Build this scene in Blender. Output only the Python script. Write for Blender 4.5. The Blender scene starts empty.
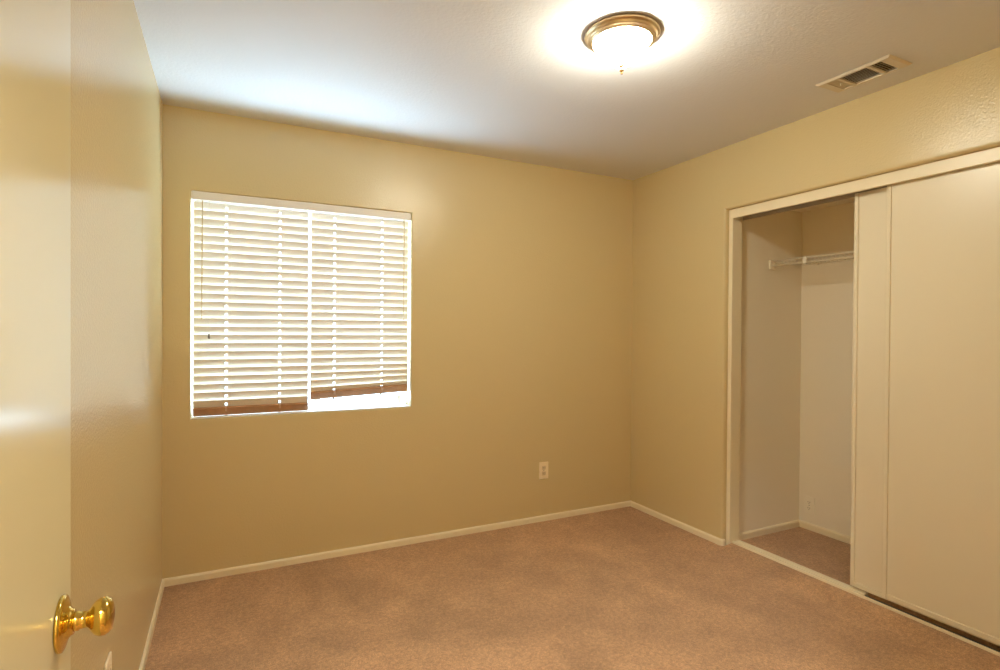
import bpy, bmesh, math, random
from mathutils import Vector, Matrix
random.seed(7)
SC = bpy.context.scene
COL = SC.collection

# ------------------------------------------------------------------ room size (metres)
W, D, H = 3.007, 3.243, 2.440          # left wall x=0, right wall x=W, back wall y=D, ceiling z=H
FY = 0.05                              # inner face of the wall with the bedroom doorway
WIN = (0.124, 1.298, 0.842, 2.024)     # window opening x0 x1 z0 z1
CLO = (0.56, 2.392, 2.058)             # closet opening y0 y1 top
CX, CSIDE, CNEAR, CTOP = 3.757, 2.413, 0.45, 2.12   # closet back wall x, side walls y, ceiling z

# ------------------------------------------------------------------ camera
cam = bpy.data.cameras.new('camera')
cam.sensor_fit = 'HORIZONTAL'
cam.sensor_width = 36.0
cam.lens = 549.717 / 1000 * 36.0
cam.clip_start = 0.01
co = bpy.data.objects.new('camera', cam)
COL.objects.link(co)
yaw, pit, rol = 0.462057, -0.0084172, 0.0065489
fw = Vector((math.sin(yaw) * math.cos(pit), math.cos(yaw) * math.cos(pit), math.sin(pit)))
rt = Vector((math.cos(yaw), -math.sin(yaw), 0))
up = rt.cross(fw)
r2 = rt * math.cos(rol) + up * math.sin(rol)
u2 = up * math.cos(rol) - rt * math.sin(rol)
m = Matrix((r2, u2, -fw)).transposed().to_4x4()
m.translation = Vector((0.288, 0.0, 1.313))
co.matrix_world = m
SC.camera = co

# ------------------------------------------------------------------ daylight, exposure
SKY, GROUND = 8.5, 27.0                # radiance of the sky, and of the sunlit pale ground outdoors
wd = bpy.data.worlds.new('outdoors')
SC.world = wd
wd.use_nodes = True
wn = wd.node_tree
bg = wn.nodes['Background']
tcw = wn.nodes.new('ShaderNodeTexCoord')
sep = wn.nodes.new('ShaderNodeSeparateXYZ')
mrw = wn.nodes.new('ShaderNodeMapRange')
mrw.interpolation_type = 'SMOOTHSTEP'
mrw.inputs['From Min'].default_value = -0.55     # the ground darkens towards the far horizon
mrw.inputs['From Max'].default_value = -0.12
mrw.inputs['To Min'].default_value = GROUND
mrw.inputs['To Max'].default_value = SKY
wn.links.new(tcw.outputs['Generated'], sep.inputs[0])
wn.links.new(sep.outputs['Z'], mrw.inputs['Value'])
wn.links.new(mrw.outputs['Result'], bg.inputs['Strength'])
bg.inputs['Color'].default_value = (0.55, 0.78, 1.0, 1)
LAMP = 108.0
LAMP_RGB = (1.0, 0.97, 0.80)
HALL_FILL = 340.0  # glow of the added fill lamp behind the camera
pl = bpy.data.lights.new('window_portal', 'AREA')
pl.shape = 'RECTANGLE'
pl.size, pl.size_y = WIN[1] - WIN[0], WIN[3] - WIN[2]
pl.cycles.is_portal = True
po = bpy.data.objects.new('window_portal', pl)
COL.objects.link(po)
po.location = ((WIN[0] + WIN[1]) / 2, D + 0.135, (WIN[2] + WIN[3]) / 2)
po.rotation_euler = (-math.pi / 2, 0, 0)     # faces into the room (-y)

vs = SC.view_settings
SC.display_settings.display_device = 'sRGB'
vs.view_transform = 'Standard'
vs.look = 'None'
vs.exposure = 0.50
vs.gamma = 1.0
vs.use_curve_mapping = False
cy = SC.cycles
cy.use_denoising = True
cy.max_bounces = 14
cy.diffuse_bounces = 8
cy.glossy_bounces = 4
cy.transparent_max_bounces = 16
cy.sample_clamp_indirect = 12.0
cy.caustics_reflective = False
cy.caustics_refractive = False


# ------------------------------------------------------------------ materials
def s2l(c):
    return tuple((x / 255 / 12.92 if x / 255 <= 0.04045 else ((x / 255 + 0.055) / 1.055) ** 2.4) for x in c)


def mat(name, rgb, rough=0.5, metal=0.0, spec=0.5, noise=None, bump=None, emit=None):
    """rgb in sRGB 0-255; noise=(scale, amount) mottles the colour; bump=(scale, strength, distance, detail)."""
    mt = bpy.data.materials.new(name)
    mt.use_nodes = True
    nt = mt.node_tree
    b = nt.nodes['Principled BSDF']
    c = s2l(rgb)
    b.inputs['Base Color'].default_value = (*c, 1)
    b.inputs['Roughness'].default_value = rough
    b.inputs['Metallic'].default_value = metal
    b.inputs['Specular IOR Level'].default_value = spec
    tc = nt.nodes.new('ShaderNodeTexCoord')
    if noise:
        n = nt.nodes.new('ShaderNodeTexNoise')
        n.inputs['Scale'].default_value = noise[0]
        n.inputs['Detail'].default_value = 4
        r = nt.nodes.new('ShaderNodeMapRange')
        r.inputs['From Min'].default_value = 0.3
        r.inputs['From Max'].default_value = 0.7
        r.inputs['To Min'].default_value = 1 - noise[1]
        r.inputs['To Max'].default_value = 1 + noise[1]
        mx = nt.nodes.new('ShaderNodeVectorMath')
        mx.operation = 'SCALE'
        mx.inputs[0].default_value = c
        nt.links.new(tc.outputs['Object'], n.inputs['Vector'])
        nt.links.new(n.outputs['Fac'], r.inputs['Value'])
        nt.links.new(r.outputs['Result'], mx.inputs['Scale'])
        nt.links.new(mx.outputs['Vector'], b.inputs['Base Color'])
    if bump:
        n = nt.nodes.new('ShaderNodeTexNoise')
        n.inputs['Scale'].default_value = bump[0]
        n.inputs['Detail'].default_value = bump[3] if len(bump) > 3 else 2
        bp = nt.nodes.new('ShaderNodeBump')
        bp.inputs['Strength'].default_value = bump[1]
        bp.inputs['Distance'].default_value = bump[2]
        nt.links.new(tc.outputs['Object'], n.inputs['Vector'])
        nt.links.new(n.outputs['Fac'], bp.inputs['Height'])
        nt.links.new(bp.outputs['Normal'], b.inputs['Normal'])
    if emit:
        b.inputs['Emission Color'].default_value = (*emit[0], 1)
        b.inputs['Emission Strength'].default_value = emit[1]
    return mt


def carpet_mat():
    mt = bpy.data.materials.new('carpet')
    mt.use_nodes = True
    nt = mt.node_tree
    b = nt.nodes['Principled BSDF']
    b.inputs['Roughness'].default_value = 0.95
    b.inputs['Specular IOR Level'].default_value = 0.1
    b.inputs['Sheen Weight'].default_value = 0.15
    tc = nt.nodes.new('ShaderNodeTexCoord')

    def noise(scale, detail, rough=0.5):
        n = nt.nodes.new('ShaderNodeTexNoise')
        n.inputs['Scale'].default_value = scale
        n.inputs['Detail'].default_value = detail
        n.inputs['Roughness'].default_value = rough
        nt.links.new(tc.outputs['Object'], n.inputs['Vector'])
        return n
    fine, tuft, patch, sweep = noise(210, 3, 0.7), noise(70, 3), noise(5.0, 4, 0.6), noise(1.6, 3, 0.55)
    sweep.inputs['Distortion'].default_value = 1.2      # broad vacuum marks in the nap

    def ramp(n, lo, hi, f0=0.3, f1=0.7):
        r = nt.nodes.new('ShaderNodeMapRange')
        r.inputs['From Min'].default_value = f0
        r.inputs['From Max'].default_value = f1
        r.inputs['To Min'].default_value = lo
        r.inputs['To Max'].default_value = hi
        nt.links.new(n.outputs['Fac'], r.inputs['Value'])
        return r

    def mul(a, c):
        k = nt.nodes.new('ShaderNodeMath')
        k.operation = 'MULTIPLY'
        nt.links.new(a.outputs[0], k.inputs[0])
        nt.links.new(c.outputs[0], k.inputs[1])
        return k
    f = mul(mul(mul(ramp(fine, 0.66, 1.34), ramp(tuft, 0.84, 1.16)), ramp(patch, 0.91, 1.09)), ramp(sweep, 0.88, 1.12, 0.35, 0.65))
    v = nt.nodes.new('ShaderNodeVectorMath')
    v.operation = 'SCALE'
    v.inputs[0].default_value = s2l((191, 151, 113))
    nt.links.new(f.outputs[0], v.inputs['Scale'])
    nt.links.new(v.outputs['Vector'], b.inputs['Base Color'])
    bp = nt.nodes.new('ShaderNodeBump')
    bp.inputs['Strength'].default_value = 0.8
    bp.inputs['Distance'].default_value = 0.006
    ad = nt.nodes.new('ShaderNodeMath')
    ad.operation = 'ADD'
    nt.links.new(fine.outputs['Fac'], ad.inputs[0])
    nt.links.new(tuft.outputs['Fac'], ad.inputs[1])
    nt.links.new(ad.outputs[0], bp.inputs['Height'])
    nt.links.new(bp.outputs['Normal'], b.inputs['Normal'])
    return mt


def glass_mat():
    mt = bpy.data.materials.new('window_glass')
    mt.use_nodes = True
    nt = mt.node_tree
    out = nt.nodes['Material Output']
    nt.nodes.remove(nt.nodes['Principled BSDF'])
    t = nt.nodes.new('ShaderNodeBsdfTransparent')
    t.inputs['Color'].default_value = (0.95, 0.97, 0.96, 1)
    g = nt.nodes.new('ShaderNodeBsdfGlossy')
    g.inputs['Roughness'].default_value = 0.02
    fr = nt.nodes.new('ShaderNodeFresnel')
    fr.inputs['IOR'].default_value = 1.45
    mx = nt.nodes.new('ShaderNodeMixShader')
    ge = nt.nodes.new('ShaderNodeNewGeometry')         # reflect at the outer faces only: no total reflection inside the pane
    iv = nt.nodes.new('ShaderNodeMath')
    iv.operation = 'SUBTRACT'
    iv.inputs[0].default_value = 1.0
    ml = nt.nodes.new('ShaderNodeMath')
    ml.operation = 'MULTIPLY'
    nt.links.new(ge.outputs['Backfacing'], iv.inputs[1])
    nt.links.new(fr.outputs[0], ml.inputs[0])
    nt.links.new(iv.outputs[0], ml.inputs[1])
    nt.links.new(ml.outputs[0], mx.inputs[0])
    nt.links.new(t.outputs[0], mx.inputs[1])
    nt.links.new(g.outputs[0], mx.inputs[2])
    nt.links.new(mx.outputs[0], out.inputs['Surface'])
    return mt


M = dict(
    wall=mat('tan_wall_paint', (212, 193, 147), 0.25, bump=(120, 0.32, 0.004, 3)),
    ceiling=mat('white_ceiling_paint', (219, 219, 221), 0.6, bump=(85, 0.3, 0.004, 3)),
    closet=mat('closet_wall_paint', (244, 235, 214), 0.5, bump=(110, 0.25, 0.003, 3)),
    trim=mat('cream_trim_paint', (238, 225, 193), 0.35),
    door=mat('cream_door_paint', (224, 216, 176), 0.19, spec=0.28, bump=(6, 0.02, 0.002, 1)),
    slider=mat('cream_slider_paint', (230, 219, 192), 0.32),
    carpet=carpet_mat(),
    vinyl=mat('white_vinyl', (240, 240, 238), 0.35),
    glass=glass_mat(),
    slat=mat('ivory_slat', (228, 219, 205), 0.4),
    rail=mat('tan_wood_rail', (176, 132, 92), 0.45, noise=(18, 0.12)),
    valance=mat('ivory_valance', (236, 228, 216), 0.45),
    cord=mat('blind_cord', (225, 215, 198), 0.7),
    wand=mat('clear_amber_wand', (214, 190, 150), 0.3),
    tassel=mat('grey_tassel', (110, 102, 92), 0.5),
    brass=mat('polished_brass', (224, 192, 98), 0.13, metal=1.0),
    nickel=mat('brushed_gold_nickel', (226, 204, 166), 0.33, metal=1.0),
    finial=mat('aged_brass_finial', (150, 118, 66), 0.45, metal=0.6),
    shade=mat('lit_frosted_glass', (250, 245, 235), 0.4, emit=(LAMP_RGB, LAMP)),
    hall_fill_shade=mat('hall_fill_glow', (250, 245, 235), 0.4, emit=((0.96, 0.98, 1.0), HALL_FILL)),
    track=mat('grey_track_enamel', (176, 162, 140), 0.5),
    white_plate=mat('white_plastic', (246, 238, 218), 0.4),
    steel=mat('grey_track_metal', (120, 116, 110), 0.4, metal=0.8),
    dark=mat('dark_track_channel', (128, 120, 112), 0.5),
    duct=mat('dark_duct', (104, 84, 64), 0.8),
    vent=mat('vent_enamel', (216, 206, 186), 0.5),
    plate=mat('almond_plastic', (244, 228, 196), 0.35),
    socket=mat('almond_socket', (222, 203, 168), 0.4),
    slot=mat('socket_slot', (120, 102, 78), 0.7),
    wire=mat('white_coated_wire', (238, 228, 205), 0.35),
)


# ------------------------------------------------------------------ mesh helpers
class MB:
    """collects shapes, then links them as one mesh object"""

    def __init__(self):
        self.b = bmesh.new()

    def box(self, x0, x1, y0, y1, z0, z1, bev=0.0, seg=2):
        t = bmesh.new()
        bmesh.ops.create_cube(t, size=1)
        for v in t.verts:
            v.co = Vector(((x0 + x1) / 2 + v.co.x * (x1 - x0), (y0 + y1) / 2 + v.co.y * (y1 - y0),
                           (z0 + z1) / 2 + v.co.z * (z1 - z0)))
        if bev:
            bmesh.ops.bevel(t, geom=t.edges[:], offset=bev, segments=seg, affect='EDGES', profile=0.5)
        self.add(t)
        return self

    def add(self, t, mw=None):
        if mw is not None:
            bmesh.ops.transform(t, matrix=mw, verts=t.verts[:])
        mp = {}
        for v in t.verts:
            mp[v] = self.b.verts.new(v.co)
        for f in t.faces:
            try:
                n = self.b.faces.new([mp[v] for v in f.verts])
                n.smooth = f.smooth
            except ValueError:
                pass
        t.free()

    def obox(self, c, half, mw):
        """box of half sizes about c, turned by the 3x3 matrix mw"""
        t = bmesh.new()
        bmesh.ops.create_cube(t, size=2)
        for v in t.verts:
            v.co = Vector(c) + mw @ Vector((v.co.x * half[0], v.co.y * half[1], v.co.z * half[2]))
        self.add(t)
        return self

    def tube(self, pts, r, n=8):
        pts = [Vector(p) for p in pts]
        rings = []
        for i, p in enumerate(pts):
            d = (pts[min(i + 1, len(pts) - 1)] - pts[max(i - 1, 0)]).normalized()
            a = d.orthogonal().normalized() if i == 0 else None
            if a is None:
                a = (prev - d * prev.dot(d)).normalized()
            prev = a
            c = d.cross(a)
            rings.append([self.b.verts.new(p + (a * math.cos(2 * math.pi * k / n) + c * math.sin(2 * math.pi * k / n)) * r)
                          for k in range(n)])
        for A, B in zip(rings, rings[1:]):
            for k in range(n):
                f = self.b.faces.new([A[k], A[(k + 1) % n], B[(k + 1) % n], B[k]])
                f.smooth = True
        self.b.faces.new(rings[0][::-1])
        self.b.faces.new(rings[-1])
        return self

    def lathe(self, prof, n=48, mw=None):
        """prof = [(r, z), ...] turned about z"""
        t = bmesh.new()
        rings = []
        for r, z in prof:
            if r < 1e-6:
                rings.append([t.verts.new((0, 0, z))])
            else:
                rings.append([t.verts.new((r * math.cos(2 * math.pi * k / n), r * math.sin(2 * math.pi * k / n), z))
                              for k in range(n)])
        for A, B in zip(rings, rings[1:]):
            for k in range(n):
                k2 = (k + 1) % n
                if len(A) == 1 and len(B) == 1:
                    continue
                if len(A) == 1:
                    f = t.faces.new([A[0], B[k2], B[k]])
                elif len(B) == 1:
                    f = t.faces.new([A[k], A[k2], B[0]])
                else:
                    f = t.faces.new([A[k], A[k2], B[k2], B[k]])
                f.smooth = True
        self.add(t, mw)
        return self

    def build(self, name, mt, parent=None, sharp=None):
        bmesh.ops.recalc_face_normals(self.b, faces=self.b.faces[:])
        me = bpy.data.meshes.new(name)
        self.b.to_mesh(me)
        self.b.free()
        me.materials.append(mt)
        if sharp:
            me.set_sharp_from_angle(angle=math.radians(sharp))
        o = bpy.data.objects.new(name, me)
        COL.objects.link(o)
        if parent:
            o.parent = parent
        return o


def tag(o, label, cat, group=None, kind=None):
    o['label'] = label
    o['category'] = cat
    if group:
        o['group'] = group
    if kind:
        o['kind'] = kind
    return o


def thing(name, label, cat, loc=(0, 0, 0), rz=0.0, group=None, kind=None):
    o = bpy.data.objects.new(name, None)
    o.empty_display_size = 0.05
    COL.objects.link(o)
    o.location = loc
    o.rotation_euler = (0, 0, rz)
    return tag(o, label, cat, group, kind)


def struct(o, label, cat):
    return tag(o, label, cat, kind='structure')


def slab(P, u0, u1, v0, v1, T, holes=()):
    """solid panel with rectangular holes. P(u, v, d) -> point, d = depth behind the face.
    holes = (a0, a1, b0, b1, r): r rounds the front edge of the hole (bullnose)."""
    mb = MB()
    b = mb.b

    def grid(hs, d):
        us = sorted({u0, u1, *[h[0] for h in hs], *[h[1] for h in hs]})
        vv = sorted({v0, v1, *[h[2] for h in hs], *[h[3] for h in hs]})
        vt = {}

        def vx(u, v):
            if (u, v) not in vt:
                vt[(u, v)] = b.verts.new(P(u, v, d))
            return vt[(u, v)]
        for i in range(len(us) - 1):
            for j in range(len(vv) - 1):
                mu, mv = (us[i] + us[i + 1]) / 2, (vv[j] + vv[j + 1]) / 2
                if any(h[0] < mu < h[1] and h[2] < mv < h[3] for h in hs):
                    continue
                b.faces.new([vx(us[i], vv[j]), vx(us[i + 1], vv[j]), vx(us[i + 1], vv[j + 1]), vx(us[i], vv[j + 1])])
    grid([(h[0] - h[4], h[1] + h[4], h[2] - h[4], h[3] + h[4]) for h in holes], 0)
    grid([h[:4] for h in holes], T)

    def loop(h, o, d):
        return [b.verts.new(P(*q, d)) for q in ((h[0] - o, h[2] - o), (h[1] + o, h[2] - o), (h[1] + o, h[3] + o), (h[0] - o, h[3] + o))]

    def join(A, B, sm=False):
        for k in range(4):
            f = b.faces.new([A[k], A[(k + 1) % 4], B[(k + 1) % 4], B[k]])
            f.smooth = sm
    for h in holes:
        r = h[4]
        n = 6
        prev = loop(h, r, 0)
        for k in range(1, n + 1):
            a = math.pi / 2 * k / n
            nx = loop(h, r * (1 - math.sin(a)), r * (1 - math.cos(a)))
            if r > 0:
                join(prev, nx, True)
            prev = nx
        join(prev, loop(h, 0, T))
    join(loop((u0, u1, v0, v1), 0, 0), loop((u0, u1, v0, v1), 0, T))
    bmesh.ops.remove_doubles(b, verts=b.verts[:], dist=1e-5)
    return mb


# ------------------------------------------------------------------ the room shell
HY = -1.25                                          # far wall of the hallway behind the camera
fl = MB().box(-0.9, CX + 0.12, HY - 0.1, D + 0.12, -0.1, 0.004)
ra = [[fl.b.verts.new((x, y, z)) for x, z in ((W - 0.10, 0.0), (W - 0.10, 0.0045), (W - 0.06, 0.0075), (W - 0.01, 0.017), (W + 0.03, 0.0225), (W + 0.050, 0.023), (W + 0.050, 0.0))]
      for y in (CLO[0] + 0.026, 2.361)]                # the carpet is turned up along the closet sill
for q in range(7):
    ff = fl.b.faces.new([ra[0][q], ra[0][(q + 1) % 7], ra[1][(q + 1) % 7], ra[1][q]])
for q in ra:
    fl.b.faces.new(q)
fl = fl.build('floor', M['carpet'])
struct(fl, 'tan brown cut pile carpet covering the bedroom floor', 'carpet floor')

VX = (2.690, 2.842, 1.325, 1.585)                   # duct hole for the ceiling register
ce = slab(lambda u, v, d: (u, v, H + d), -0.9, W + 0.115, HY - 0.1, D + 0.12, 0.1,
          [(VX[0], VX[1], VX[2], VX[3], 0)]).build('ceiling', M['ceiling'])
struct(ce, 'white lightly textured ceiling above the bedroom', 'ceiling')

wb = slab(lambda u, v, d: (u, D + d, v), -0.1, W + 0.115, -0.1, H + 0.05, 0.13,
          [(*WIN, 0.008)]).build('wall_back', M['wall'], sharp=40)
struct(wb, 'tan textured wall with the window and blinds in it', 'wall')

wl = slab(lambda u, v, d: (-d, u, v), FY - 0.12, D + 0.01, -0.1, H + 0.05, 0.1).build('wall_left', M['wall'])
struct(wl, 'glossy tan textured wall behind the open bedroom door', 'wall')

wr = slab(lambda u, v, d: (W + d, u, v), FY - 0.12, D + 0.01, -0.1, H + 0.05, 0.115,
          [(CLO[0], CLO[1], -0.05, CLO[2], 0.018)]).build('wall_right', M['wall'], sharp=40)
struct(wr, 'tan textured wall with the sliding door closet opening', 'wall')

DOORWAY = (0.125, 0.965, -0.05, 2.06)
wf = slab(lambda u, v, d: (u, FY - d, v), -0.1, W + 0.115, -0.1, H + 0.05, 0.12,
          [(*DOORWAY, 0.004)]).build('wall_front', M['wall'])
struct(wf, 'tan wall with the bedroom doorway the photograph is taken from', 'wall')

# hallway behind the camera, closing off the doorway
hw = MB()
hw.box(-0.9, 2.2, HY - 0.1, HY, -0.05, H + 0.02)
hw.box(-0.9, -0.8, HY, FY - 0.12, -0.05, H + 0.02)
hw.box(2.1, 2.2, HY, FY - 0.12, -0.05, H + 0.02)
hw.box(-0.9, -0.1, FY - 0.12, FY - 0.02, -0.05, H + 0.02)
struct(hw.build('wall_hallway', M['wall']), 'tan hallway walls beyond the bedroom doorway', 'wall')

# closet shell
struct(MB().box(CX, CX + 0.1, CNEAR - 0.1, CSIDE + 0.1, -0.05, CTOP + 0.1).build('wall_closet_back', M['closet']),
       'pale wall at the back of the closet', 'wall')
struct(MB().box(W + 0.114, CX + 0.001, CSIDE, CSIDE + 0.1, -0.05, CTOP + 0.1).build('wall_closet_left', M['closet']),
       'pale side wall inside the closet at its open end', 'wall')
struct(MB().box(W + 0.114, CX + 0.001, CNEAR - 0.1, CNEAR, -0.05, CTOP + 0.1).build('wall_closet_right', M['closet']),
       'pale side wall inside the closet behind the sliding doors', 'wall')
struct(MB().box(W + 0.114, CX + 0.1, CNEAR - 0.1, CSIDE + 0.1, CTOP, CTOP + 0.08).build('ceiling_closet', M['closet']),
       'low pale ceiling inside the closet', 'ceiling')


# baseboards: small profile with eased top edge
def baseboard(name, a, b, n, label, h=0.043, t=0.011):
    """runs from a to b (xy) on a wall whose inward normal is n"""
    mb = MB()
    prof = [(0, -0.03), (t, -0.03), (t, h - 0.010), (t - 0.003, h - 0.003), (t - 0.007, h), (0, h)]
    A = [mb.b.verts.new((a[0] + n[0] * q, a[1] + n[1] * q, z)) for q, z in prof]
    B = [mb.b.verts.new((b[0] + n[0] * q, b[1] + n[1] * q, z)) for q, z in prof]
    k = len(prof)
    for i in range(k):
        mb.b.faces.new([A[i], A[(i + 1) % k], B[(i + 1) % k], B[i]])
    mb.b.faces.new(A[::-1])
    mb.b.faces.new(B)
    return struct(mb.build(name, M['trim']), label, 'baseboard')


baseboard('baseboard_back', (0, D), (W, D), (0, -1), 'low cream baseboard along the window wall')
baseboard('baseboard_left', (0, FY), (0, D), (1, 0), 'low cream baseboard along the left wall beside the door')
br = MB()
prof = [(0, -0.03), (0.011, -0.03), (0.011, 0.033), (0.008, 0.040), (0.004, 0.043), (0, 0.043)]
path = [((W, D), (-1, 0))]
yc = CLO[1] + 0.018
for k in range(7):                                  # wraps round the rounded corner into the closet opening
    a = math.pi / 2 * k / 6
    path.append(((W + 0.018 - 0.018 * math.cos(a), yc - 0.018 * math.sin(a)), (-math.cos(a), -math.sin(a))))
rings = [[br.b.verts.new((p[0] + n[0] * q, p[1] + n[1] * q, z)) for q, z in prof] for p, n in path]
for A, B in zip(rings, rings[1:]):
    for i in range(6):
        br.b.faces.new([A[i], A[(i + 1) % 6], B[(i + 1) % 6], B[i]])
br.b.faces.new(rings[0][::-1])
br.b.faces.new(rings[-1])
struct(br.build('baseboard_right', M['trim']), 'short cream baseboard between the back corner and the closet', 'baseboard')
baseboard('baseboard_closet_left', (W + 0.115, CSIDE), (CX, CSIDE), (0, -1), 'cream baseboard on the side wall inside the closet', 0.047)
baseboard('baseboard_closet_back', (CX, CSIDE), (CX, CNEAR), (-1, 0), 'cream baseboard on the back wall inside the closet', 0.047)

# ------------------------------------------------------------------ window
x0, x1, z0, z1 = WIN
yw = D + 0.085                                       # room face of the window frame
f = MB()
fs, fb = 0.006, 0.012                                 # visible width of the side and top/bottom frame members
f.box(x0, x1, yw, yw + 0.045, z0, z0 + fb, 0.002)
f.box(x0, x1, yw, yw + 0.045, z1 - 0.03, z1, 0.002)
f.box(x0, x0 + fs, yw, yw + 0.045, z0 + fb, z1 - 0.03, 0.001)
f.box(x1 - fs, x1, yw, yw + 0.045, z0 + fb, z1 - 0.03, 0.001)
win = f.build('window_1', M['vinyl'])
struct(win, 'white framed sliding window behind the two blinds', 'window')
xm = (x0 + x1) / 2 + 0.050
for a, b_, yo, wl_, wr_ in ((x0 + fs, xm + 0.018, 0.008, 0.008, 0.030), (xm - 0.018, x1 - fs, 0.026, 0.030, 0.008)):
    s = MB()
    w_ = 0.012
    za, zb = z0 + fb, z1 - 0.03
    s.box(a, b_, yw + yo, yw + yo + 0.016, za, za + w_, 0.002)
    s.box(a, b_, yw + yo, yw + yo + 0.016, zb - w_, zb, 0.002)
    s.box(a, a + wl_, yw + yo, yw + yo + 0.016, za + w_, zb - w_, 0.002)
    s.box(b_ - wr_, b_, yw + yo, yw + yo + 0.016, za + w_, zb - w_, 0.002)
    sash = s.build('window_sash', M['vinyl'], win)
    MB().box(a + wl_ - 0.003, b_ - wr_ + 0.003, yw + yo + 0.006, yw + yo + 0.010, za + w_ - 0.003, zb - w_ + 0.003).build(
        'window_pane', M['glass'], sash)
MB().box(x1 - 0.060, x1 - 0.036, yw - 0.004, yw + 0.010, z0 + 0.012, z0 + 0.066, 0.003).build('window_latch', M['vinyl'], win)
MB().box(x0 + 0.001, x1 - 0.001, D + 0.004, yw + 0.002, z0 + 0.0005, z0 + 0.006, 0.002).build('window_sill', M['vinyl'], win)

# ------------------------------------------------------------------ blinds
VAL = (1.979, 2.0225)
va = thing('blind_valance', 'long ivory valance across the top of both blinds', 'blind valance', ((x0 + x1) / 2, D + 0.02, VAL[0]))
hl = (x1 - x0) / 2 - 0.006
MB().box(-hl, hl, -0.018, -0.006, 0, VAL[1] - VAL[0], 0.003).build('valance_board', M['valance'], va)
for sx in (-1, 1):
    MB().box(sx * hl - 0.006, sx * hl + 0.004, -0.014, 0.000, 0.001, VAL[1] - VAL[0] - 0.001, 0.002).build('valance_return', M['valance'], va)

SW, PITCH, TILT = 0.050, 0.0435, math.radians(70)
YB = D + 0.043


def blind(bx0, bx1, ladders, n, zfirst, label, rail_l, rail_r, tilt_last, wand_x, wand_z, cord):
    cx = (bx0 + bx1) / 2
    t = thing('window_blind', label, 'window blind', (cx, YB, z0), 0, 'horizontal slat blinds in the window')
    hw_ = (bx1 - bx0) / 2
    MB().box(-hw_ + 0.008, hw_ - 0.008, -0.020, 0.024, VAL[0] - z0 - 0.004, VAL[1] - z0, 0.002).build('headrail', M['vinyl'], t)
    sl = MB()
    for i in range(n):
        zc = zfirst - i * PITCH - z0
        k = max(0, i - (n - 4)) / 3.0                # the lowest slats sag with the crooked rail
        dl = tilt_last[0] * k
        dr = tilt_last[1] * k
        ang = TILT
        nseg = 6
        # slat cross-section: gently crowned, in three strips so the cord holes can be left open
        R = Matrix.Rotation(-ang, 3, 'X')            # room-side edge up
        roll = math.atan2(dr - dl, 2 * hw_)
        R = Matrix.Rotation(-roll, 3, 'Y') @ R
        c = (0, 0, zc + (dl + dr) / 2)
        hh = 0.0014
        for ya, yb_ in ((-SW / 2, -0.008), (0.008, SW / 2)):
            off = R @ Vector((0, (ya + yb_) / 2, 0))
            sl.obox((c[0] + off.x, off.y, c[2] + off.z), (hw_, (yb_ - ya) / 2, hh), R)
        cuts = [-hw_] + sum([[l - cx - 0.005, l - cx + 0.005] for l in ladders], []) + [hw_]
        for a, b_ in zip(cuts[0::2], cuts[1::2]):
            off = R @ Vector(((a + b_) / 2, 0, 0.0))
            sl.obox((c[0] + off.x, off.y, c[2] + off.z), ((b_ - a) / 2, 0.008, hh), R)
    sl.build('slats', M['slat'], t)
    zr = (rail_l + rail_r) / 2 - z0
    roll = math.atan2(rail_r - rail_l, 2 * hw_)
    R = Matrix.Rotation(-roll, 3, 'Y')
    r = MB()
    tb = bmesh.new()
    bmesh.ops.create_cube(tb, size=1)
    for v in tb.verts:
        v.co = Vector((v.co.x * 2 * hw_, v.co.y * 0.05, v.co.z * 0.014))
    bmesh.ops.bevel(tb, geom=tb.edges[:], offset=0.004, segments=3, affect='EDGES', profile=0.5)
    r.add(tb, Matrix.Translation((0, 0, zr)) @ (R @ Matrix.Rotation(-TILT + math.radians(8), 3, 'X')).to_4x4())
    rail = r.build('bottom_rail', M['rail'], t)
    for l in ladders:
        u = (l - bx0) / (bx1 - bx0)
        zb = rail_l + (rail_r - rail_l) * u - z0
        lc = MB()
        for dy in (-0.0215, 0.0215):
            lc.tube([(l - cx - 0.003, dy, VAL[0] - z0), (l - cx - 0.003, dy, zb)], 0.0009, 6)
            lc.tube([(l - cx + 0.003, dy, VAL[0] - z0), (l - cx + 0.003, dy, zb)], 0.0009, 6)
        lc.tube([(l - cx, 0, VAL[0] - z0), (l - cx, 0, zb)], 0.0009, 6)
        lc.build('ladder_cord', M['cord'], t)
        bt = MB()
        bt.lathe([(0, 0.004), (0.006, 0.004), (0.0065, -0.006), (0.004, -0.012), (0, -0.012)], 16,
                 Matrix.Translation((l - cx, 0.012, zb - 0.024)))
        bt.build('cord_button', M['tassel'], rail)
    # tilt wand
    w_ = MB()
    w_.tube([(wand_x - cx, -0.040, VAL[0] - z0 - 0.004), (wand_x - cx - 0.002, -0.041, wand_z - z0)], 0.0026, 8)
    w_.tube([(wand_x - cx, -0.024, VAL[0] - z0 + 0.001), (wand_x - cx, -0.040, VAL[0] - z0 - 0.006)], 0.0016, 8)
    w_.build('tilt_wand', M['wand'], t)
    if cord:
        kx, kz = cord
        kk = MB()
        kk.tube([(kx - cx, -0.026, VAL[0] - z0), (kx - cx - 0.001, -0.038, VAL[0] - z0 - 0.05), (kx - cx - 0.001, -0.038, kz - z0)], 0.0008, 6)
        cd = kk.build('pull_cord', M['cord'], t)
        MB().lathe([(0, 0.012), (0.003, 0.012), (0.005, -0.004), (0.0055, -0.012), (0.004, -0.016), (0, -0.016)], 16,
                   Matrix.Translation((kx - cx - 0.001, -0.038, kz - z0))).build('tassel', M['tassel'], cd)
    return t


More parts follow.
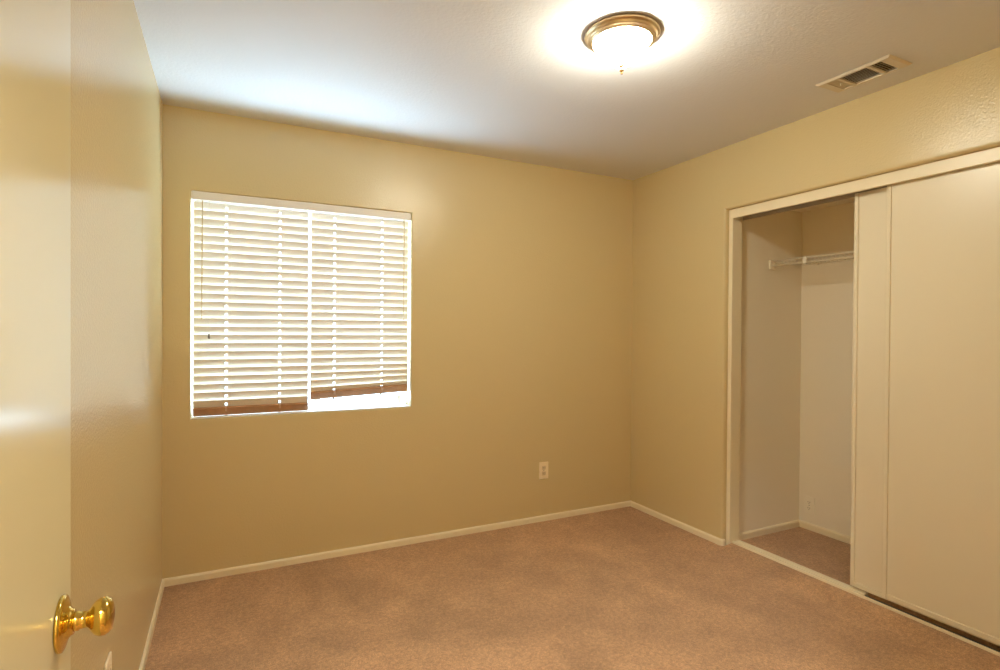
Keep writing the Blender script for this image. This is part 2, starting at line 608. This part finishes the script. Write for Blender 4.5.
blind(0.134, 0.706, (0.288, 0.555), 25, 1.953, 'left ivory slat blind lowered to the sill with a brown bottom rail',
      0.874, 0.874, (0, -0.0), 0.176, 1.36, (0.208, 1.275))
blind(0.718, 1.288, (0.849, 1.127), 24, 1.953, 'right ivory slat blind with a crooked raised bottom rail',
      0.932, 0.957, (0.004, 0.024), 1.252, 1.37, None)

# ------------------------------------------------------------------ ceiling lamp
LX, LY = 1.630, 1.673


def ceiling_lamp(x, y, label, glow):
    lt = thing('ceiling_light', label, 'ceiling light', (x, y, H))
    MB().lathe([(0, -0.0005), (0.138, -0.0005), (0.140, -0.004), (0.140, -0.009), (0.137, -0.012), (0.132, -0.0135), (0.130, -0.016),
                (0.129, -0.021), (0.127, -0.024), (0.123, -0.026), (0.119, -0.027), (0.116, -0.031), (0.112, -0.033), (0.109, -0.032),
                (0.107, -0.026), (0, -0.022)], 72).build('rim', M['nickel'], lt)
    dome = [(0.1075 * (1 - k / 14), -0.030 - 0.090 * (1 - (1 - k / 14) ** 2.2)) for k in range(15)]
    dome[-1] = (0, -0.120)
    MB().lathe([(0.1075, -0.026)] + dome, 64).build('glass_shade', glow, lt)
    MB().lathe([(0, -0.117), (0.011, -0.118), (0.012, -0.121), (0.006, -0.124), (0.004, -0.128), (0.0075, -0.132), (0.009, -0.136),
                (0.0075, -0.140), (0.003, -0.143), (0.003, -0.146), (0.0045, -0.149), (0.003, -0.152), (0, -0.153)], 24).build('finial', M['finial'], lt)
    return lt


ceiling_lamp(LX, LY, 'lit frosted dome ceiling lamp with a brushed gold rim', M['shade'])
if HALL_FILL:  # added lamp out of view, brightens the room and closet through the doorway
    ceiling_lamp(0.30, -0.50, 'added fill lamp, a lit dome out of view on the hallway ceiling', M['hall_fill_shade'])

# ------------------------------------------------------------------ ceiling register
vt = thing('air_vent', 'beige three section air vent in the ceiling near the closet', 'air vent',
           ((VX[0] + VX[1]) / 2, (VX[2] + VX[3]) / 2, H))
vx, vy = 0.083, 0.158                                 # half size of the flange
ox, oy = 0.064, 0.120
fr = MB()
zt, zb = -0.0005, -0.009
secs = [(0.070, 0.114), (-0.054, 0.058), (-0.114, -0.068)]   # y ranges of the three openings
cells_y = sorted([(-oy, secs[2][0]), (secs[2][1], secs[1][0]), (secs[1][1], secs[0][0]), (secs[0][1], oy)])
t = bmesh.new()
A = [t.verts.new((sx * vx, sy * vy, zt - 0.001)) for sx, sy in ((-1, -1), (1, -1), (1, 1), (-1, 1))]
B = [t.verts.new((sx * (vx - 0.010), sy * (vy - 0.010), zb)) for sx, sy in ((-1, -1), (1, -1), (1, 1), (-1, 1))]
Cc = [t.verts.new((sx * ox, sy * oy, zb)) for sx, sy in ((-1, -1), (1, -1), (1, 1), (-1, 1))]
Dd = [t.verts.new((sx * ox, sy * oy, zt)) for sx, sy in ((-1, -1), (1, -1), (1, 1), (-1, 1))]
for P_, Q_ in ((A, B), (B, Cc), (Cc, Dd)):
    for k in range(4):
        t.faces.new([P_[k], P_[(k + 1) % 4], Q_[(k + 1) % 4], Q_[k]])
fr.add(t)
for a, b_ in cells_y:
    fr.box(-ox, ox, a, b_, zb, -0.002)
fr.build('frame', M['vent'], vt)
for i, (a, b_) in enumerate(secs):
    lv = MB()
    if i == 1:                                        # blades along the length
        k = 9
        for j in range(k):
            xx = -ox + (j + 0.5) * 2 * ox / k
            lv.obox((xx, (a + b_) / 2, 0.000), (0.0075, (b_ - a) / 2, 0.0005), Matrix.Rotation(math.radians(-32), 3, 'Y'))
    else:
        k = 4
        sgn = -1 if i == 0 else 1
        for j in range(k):
            yy = a + (j + 0.5) * (b_ - a) / k
            lv.obox((0, yy, 0.0), (ox, 0.0075, 0.0005), Matrix.Rotation(math.radians(48 * sgn), 3, 'X'))
    lv.build('louvre', M['vent'], vt)
db = MB()
hx_, hy_ = (VX[1] - VX[0]) / 2 - 0.001, (VX[3] - VX[2]) / 2 - 0.001
db.box(-hx_, hx_, -hy_, hy_, 0.088, 0.092)
db.box(-hx_, -hx_ + 0.002, -hy_, hy_, 0.008, 0.09)
db.box(hx_ - 0.002, hx_, -hy_, hy_, 0.008, 0.09)
db.box(-hx_, hx_, -hy_, -hy_ + 0.002, 0.008, 0.09)
db.box(-hx_, hx_, hy_ - 0.002, hy_, 0.008, 0.09)
db.build('duct', M['duct'], vt)
MB().box(-0.006, 0.002, 0.086, 0.090, -0.016, -0.006, 0.001).build('damper_lever', M['vent'], vt)


# ------------------------------------------------------------------ wall outlets
def outlet(loc, rz, label, pm='plate', sm='socket'):
    """plate faces local -y; loc is the plate centre on the wall"""
    t = thing('wall_outlet', label, 'wall outlet', loc, rz, 'duplex wall outlets')
    MB().box(-0.036, 0.036, -0.006, 0.0, -0.058, 0.058, 0.0025, 3).build('cover_plate', M[pm], t)
    for s_ in (-1, 1):
        r = MB()
        r.box(-0.016, 0.016, -0.0078, -0.004, s_ * 0.0195 - 0.0135, s_ * 0.0195 + 0.0135, 0.003, 3)
        rc = r.build('receptacle', M[sm], t)
        q = MB()
        q.box(-0.0075, -0.005, -0.0084, -0.007, s_ * 0.0195 - 0.002, s_ * 0.0195 + 0.007)
        q.box(0.005, 0.0075, -0.0084, -0.007, s_ * 0.0195 - 0.002, s_ * 0.0195 + 0.007)
        q.lathe([(0, 0), (0.0024, 0), (0.0024, 0.0014), (0, 0.0014)], 12,
                Matrix.Translation((0, -0.007, s_ * 0.0195 - 0.008)) @ Matrix.Rotation(math.pi / 2, 4, 'X'))
        q.build('socket_slots', M['slot'], rc)
    MB().lathe([(0, 0), (0.003, 0), (0.0026, 0.0012), (0, 0.0014)], 12,
               Matrix.Translation((0, -0.006, 0)) @ Matrix.Rotation(math.pi / 2, 4, 'X')).build('screw', M['steel'], t)
    return t


outlet((2.244, D, 0.352), 0, 'almond wall outlet on the back wall right of the window')
outlet((0.0, 1.800, 0.359), math.pi / 2, 'pale wall outlet low on the left wall below the brass knob')
outlet((CX, 2.338, 0.166), -math.pi / 2, 'small pale outlet inside the closet on its back wall', 'white_plate', 'white_plate')

# ------------------------------------------------------------------ bedroom door, opened against the left wall
DW, DT, DH = 0.813, 0.035, 2.03
ang = math.radians(0.5)
ex, ey = 0.108, 0.885                                 # free edge, room-side face
dr_ = thing('door_1', 'cream flush bedroom door standing open against the left wall', 'door', (ex, ey, 0.012), ang, kind='structure')
# local: x = out of the room-side face, -y = from free edge to hinges
MB().box(-DT, 0, -DW, 0, 0, DH, 0.002).build('door_slab', M['door'], dr_)
kn = Matrix.Translation((0, -0.0555, 0.942)) @ Matrix.Rotation(math.pi / 2, 4, 'Y')
MB().lathe([(0, 0.0002), (0.0325, 0.0002), (0.0332, 0.002), (0.0325, 0.0042), (0.029, 0.0058), (0.024, 0.007), (0.019, 0.009),
            (0.0155, 0.0115), (0.0145, 0.014), (0, 0.014)], 48, kn).build('rosette', M['brass'], dr_)
MB().lathe([(0, 0.012), (0.0115, 0.012), (0.0115, 0.019), (0.0100, 0.020), (0.0098, 0.027), (0.0115, 0.029), (0.016, 0.032), (0.0205, 0.036),
            (0.0228, 0.041), (0.0225, 0.046), (0.0195, 0.0505), (0.0145, 0.053), (0.008, 0.054), (0, 0.0542)], 48, kn).build('knob', M['brass'], dr_)
MB().box(-0.026, -0.009, -0.001, 0.0015, 0.918, 0.974, 0.001).build('latch_plate', M['brass'], dr_)
for z in (0.18, 1.0, 1.82):
    MB().tube([(-0.002, -DW - 0.005, z), (-0.002, -DW - 0.005, z + 0.09)], 0.006, 12).build('hinge', M['brass'], dr_)

# ------------------------------------------------------------------ closet front
E0 = W + 0.030                                        # room face of the closet trim
j = MB()
j.box(E0, W + 0.112, 2.362, 2.3905, -0.01, 2.0565, 0.002)
struct(j.build('trim_1', M['trim']), 'narrow cream side jamb of the closet opening at its open end', 'trim')
j = MB()
j.box(E0, W + 0.112, CLO[0] + 0.0015, CLO[0] + 0.026, -0.01, 2.0565, 0.002)
struct(j.build('trim_2', M['trim']), 'cream side jamb of the closet at the far end of the doors', 'trim')
j = MB()
j.box(E0 - 0.0005, E0 + 0.018, CLO[0] + 0.0015, 2.3905, 2.002, 2.0568, 0.0025)
struct(j.build('trim_3', M['trim']), 'cream header board over the sliding closet doors', 'trim')

tt = MB()
ta, tb_ = CLO[0] + 0.028, 2.360
tt.box(E0 + 0.020, W + 0.114, ta, tb_, 2.045, 2.050)
for xx, zz in ((E0 + 0.020, 2.012), (W + 0.0815, 2.012), (W + 0.1105, 1.996)):
    tt.box(xx, xx + 0.0025, ta, tb_, zz, 2.046)
top_tr = tt.build('closet_track', M['track'])
tag(top_tr, 'grey upper track behind the closet header board', 'door track')

bt = thing('closet_track', 'cream sill with a worn dark floor track under the closet doors', 'door track', (W, 0, 0))
ys = 1.60                                             # the cream threshold strip covers the track where the closet stands open
k = MB()
k.box(0.050, 0.060, ta, tb_, -0.01, 0.036, 0.003)
k.build('front_lip', M['trim'], bt)
k = MB()
k.box(0.061, 0.078, ys, tb_, -0.01, 0.033, 0.003)
k.box(0.081, 0.113, ys, tb_, -0.01, 0.034, 0.003)
k.box(0.076, 0.083, ys, tb_, -0.01, 0.029)
k.build('threshold_strip', M['trim'], bt)
k = MB()
k.box(0.060, 0.114, ta, ys, -0.01, 0.014)
k.build('channel', M['dark'], bt)
k = MB()
k.box(0.082, 0.085, ta, ys, 0.012, 0.030, 0.001)
k.build('guide_rib', M['steel'], bt)


def sliding(xf, ya, yb, zb_, zt_, label, thick=0.019):
    t = thing('sliding_closet_door', label, 'closet door', (xf, (ya + yb) / 2, zb_), 0, 'sliding closet doors', kind='thing')
    hy = (yb - ya) / 2
    hgt = zt_ - zb_
    MB().box(0.002, thick, -hy + 0.004, hy - 0.004, 0.004, hgt, 0.001).build('panel', M['slider'], t)
    g = MB()
    g.box(-0.004, thick + 0.002, hy - 0.020, hy, 0, hgt, 0.003)
    g.build('stile', M['slider'], t)
    g = MB()
    g.box(-0.004, thick + 0.002, -hy, -hy + 0.020, 0, hgt, 0.003)
    g.build('stile', M['slider'], t)
    g = MB()
    g.box(-0.003, thick + 0.001, -hy + 0.020, hy - 0.020, 0, 0.024, 0.002)
    g.build('bottom_rail', M['slider'], t)
    return t


sliding(W + 0.058, 0.590, 1.508, 0.064, 2.006, 'wide front sliding closet door nearest the camera')
sliding(W + 0.089, 0.620, 1.674, 0.046, 2.006, 'rear sliding closet door showing as a narrow strip beside the opening')

# ------------------------------------------------------------------ wire shelf in the closet
sx0, sx1, sz = 3.452, CX - 0.004, 1.770
ws = thing('wire_shelf', 'white coated wire shelf across the back of the closet', 'wire shelf', (0, 0, 0))
ya, yb = CNEAR + 0.004, CSIDE - 0.004
for x, z, r in ((sx0, sz, 0.0042), (sx0, sz - 0.028, 0.0042), (sx0 + 0.10, sz - 0.006, 0.0028), (sx0 + 0.20, sz - 0.006, 0.0028), (sx1 - 0.004, sz - 0.006, 0.003)):
    MB().tube([(x, ya, z), (x, yb, z)], r, 8).build('rail', M['wire'], ws)
k = MB()
y = yb - 0.012
while y > ya:
    k.tube([(sx1, y, sz + 0.0), (sx0 + 0.004, y, sz + 0.0), (sx0 - 0.001, y, sz - 0.003), (sx0 - 0.002, y, sz - 0.028)], 0.0022, 6)
    y -= 0.0254
k.build('deck_wires', M['wire'], ws)
k = MB()
k.box(sx0 - 0.024, sx0 + 0.026, yb - 0.010, yb + 0.003, sz - 0.050, sz + 0.008, 0.003)
k.build('end_bracket', M['wire'], ws)
k = MB()
k.box(sx0 - 0.006, sx0 + 0.006, 2.172, 2.192, sz - 0.036, sz + 0.007, 0.002)
k.build('rail_clip', M['wire'], ws)
for yy in (2.30, 1.70, 1.10, 0.60):
    MB().box(sx1 - 0.012, sx1 + 0.003, yy - 0.008, yy + 0.008, sz - 0.014, sz + 0.006, 0.002).build('wall_clip', M['wire'], ws)
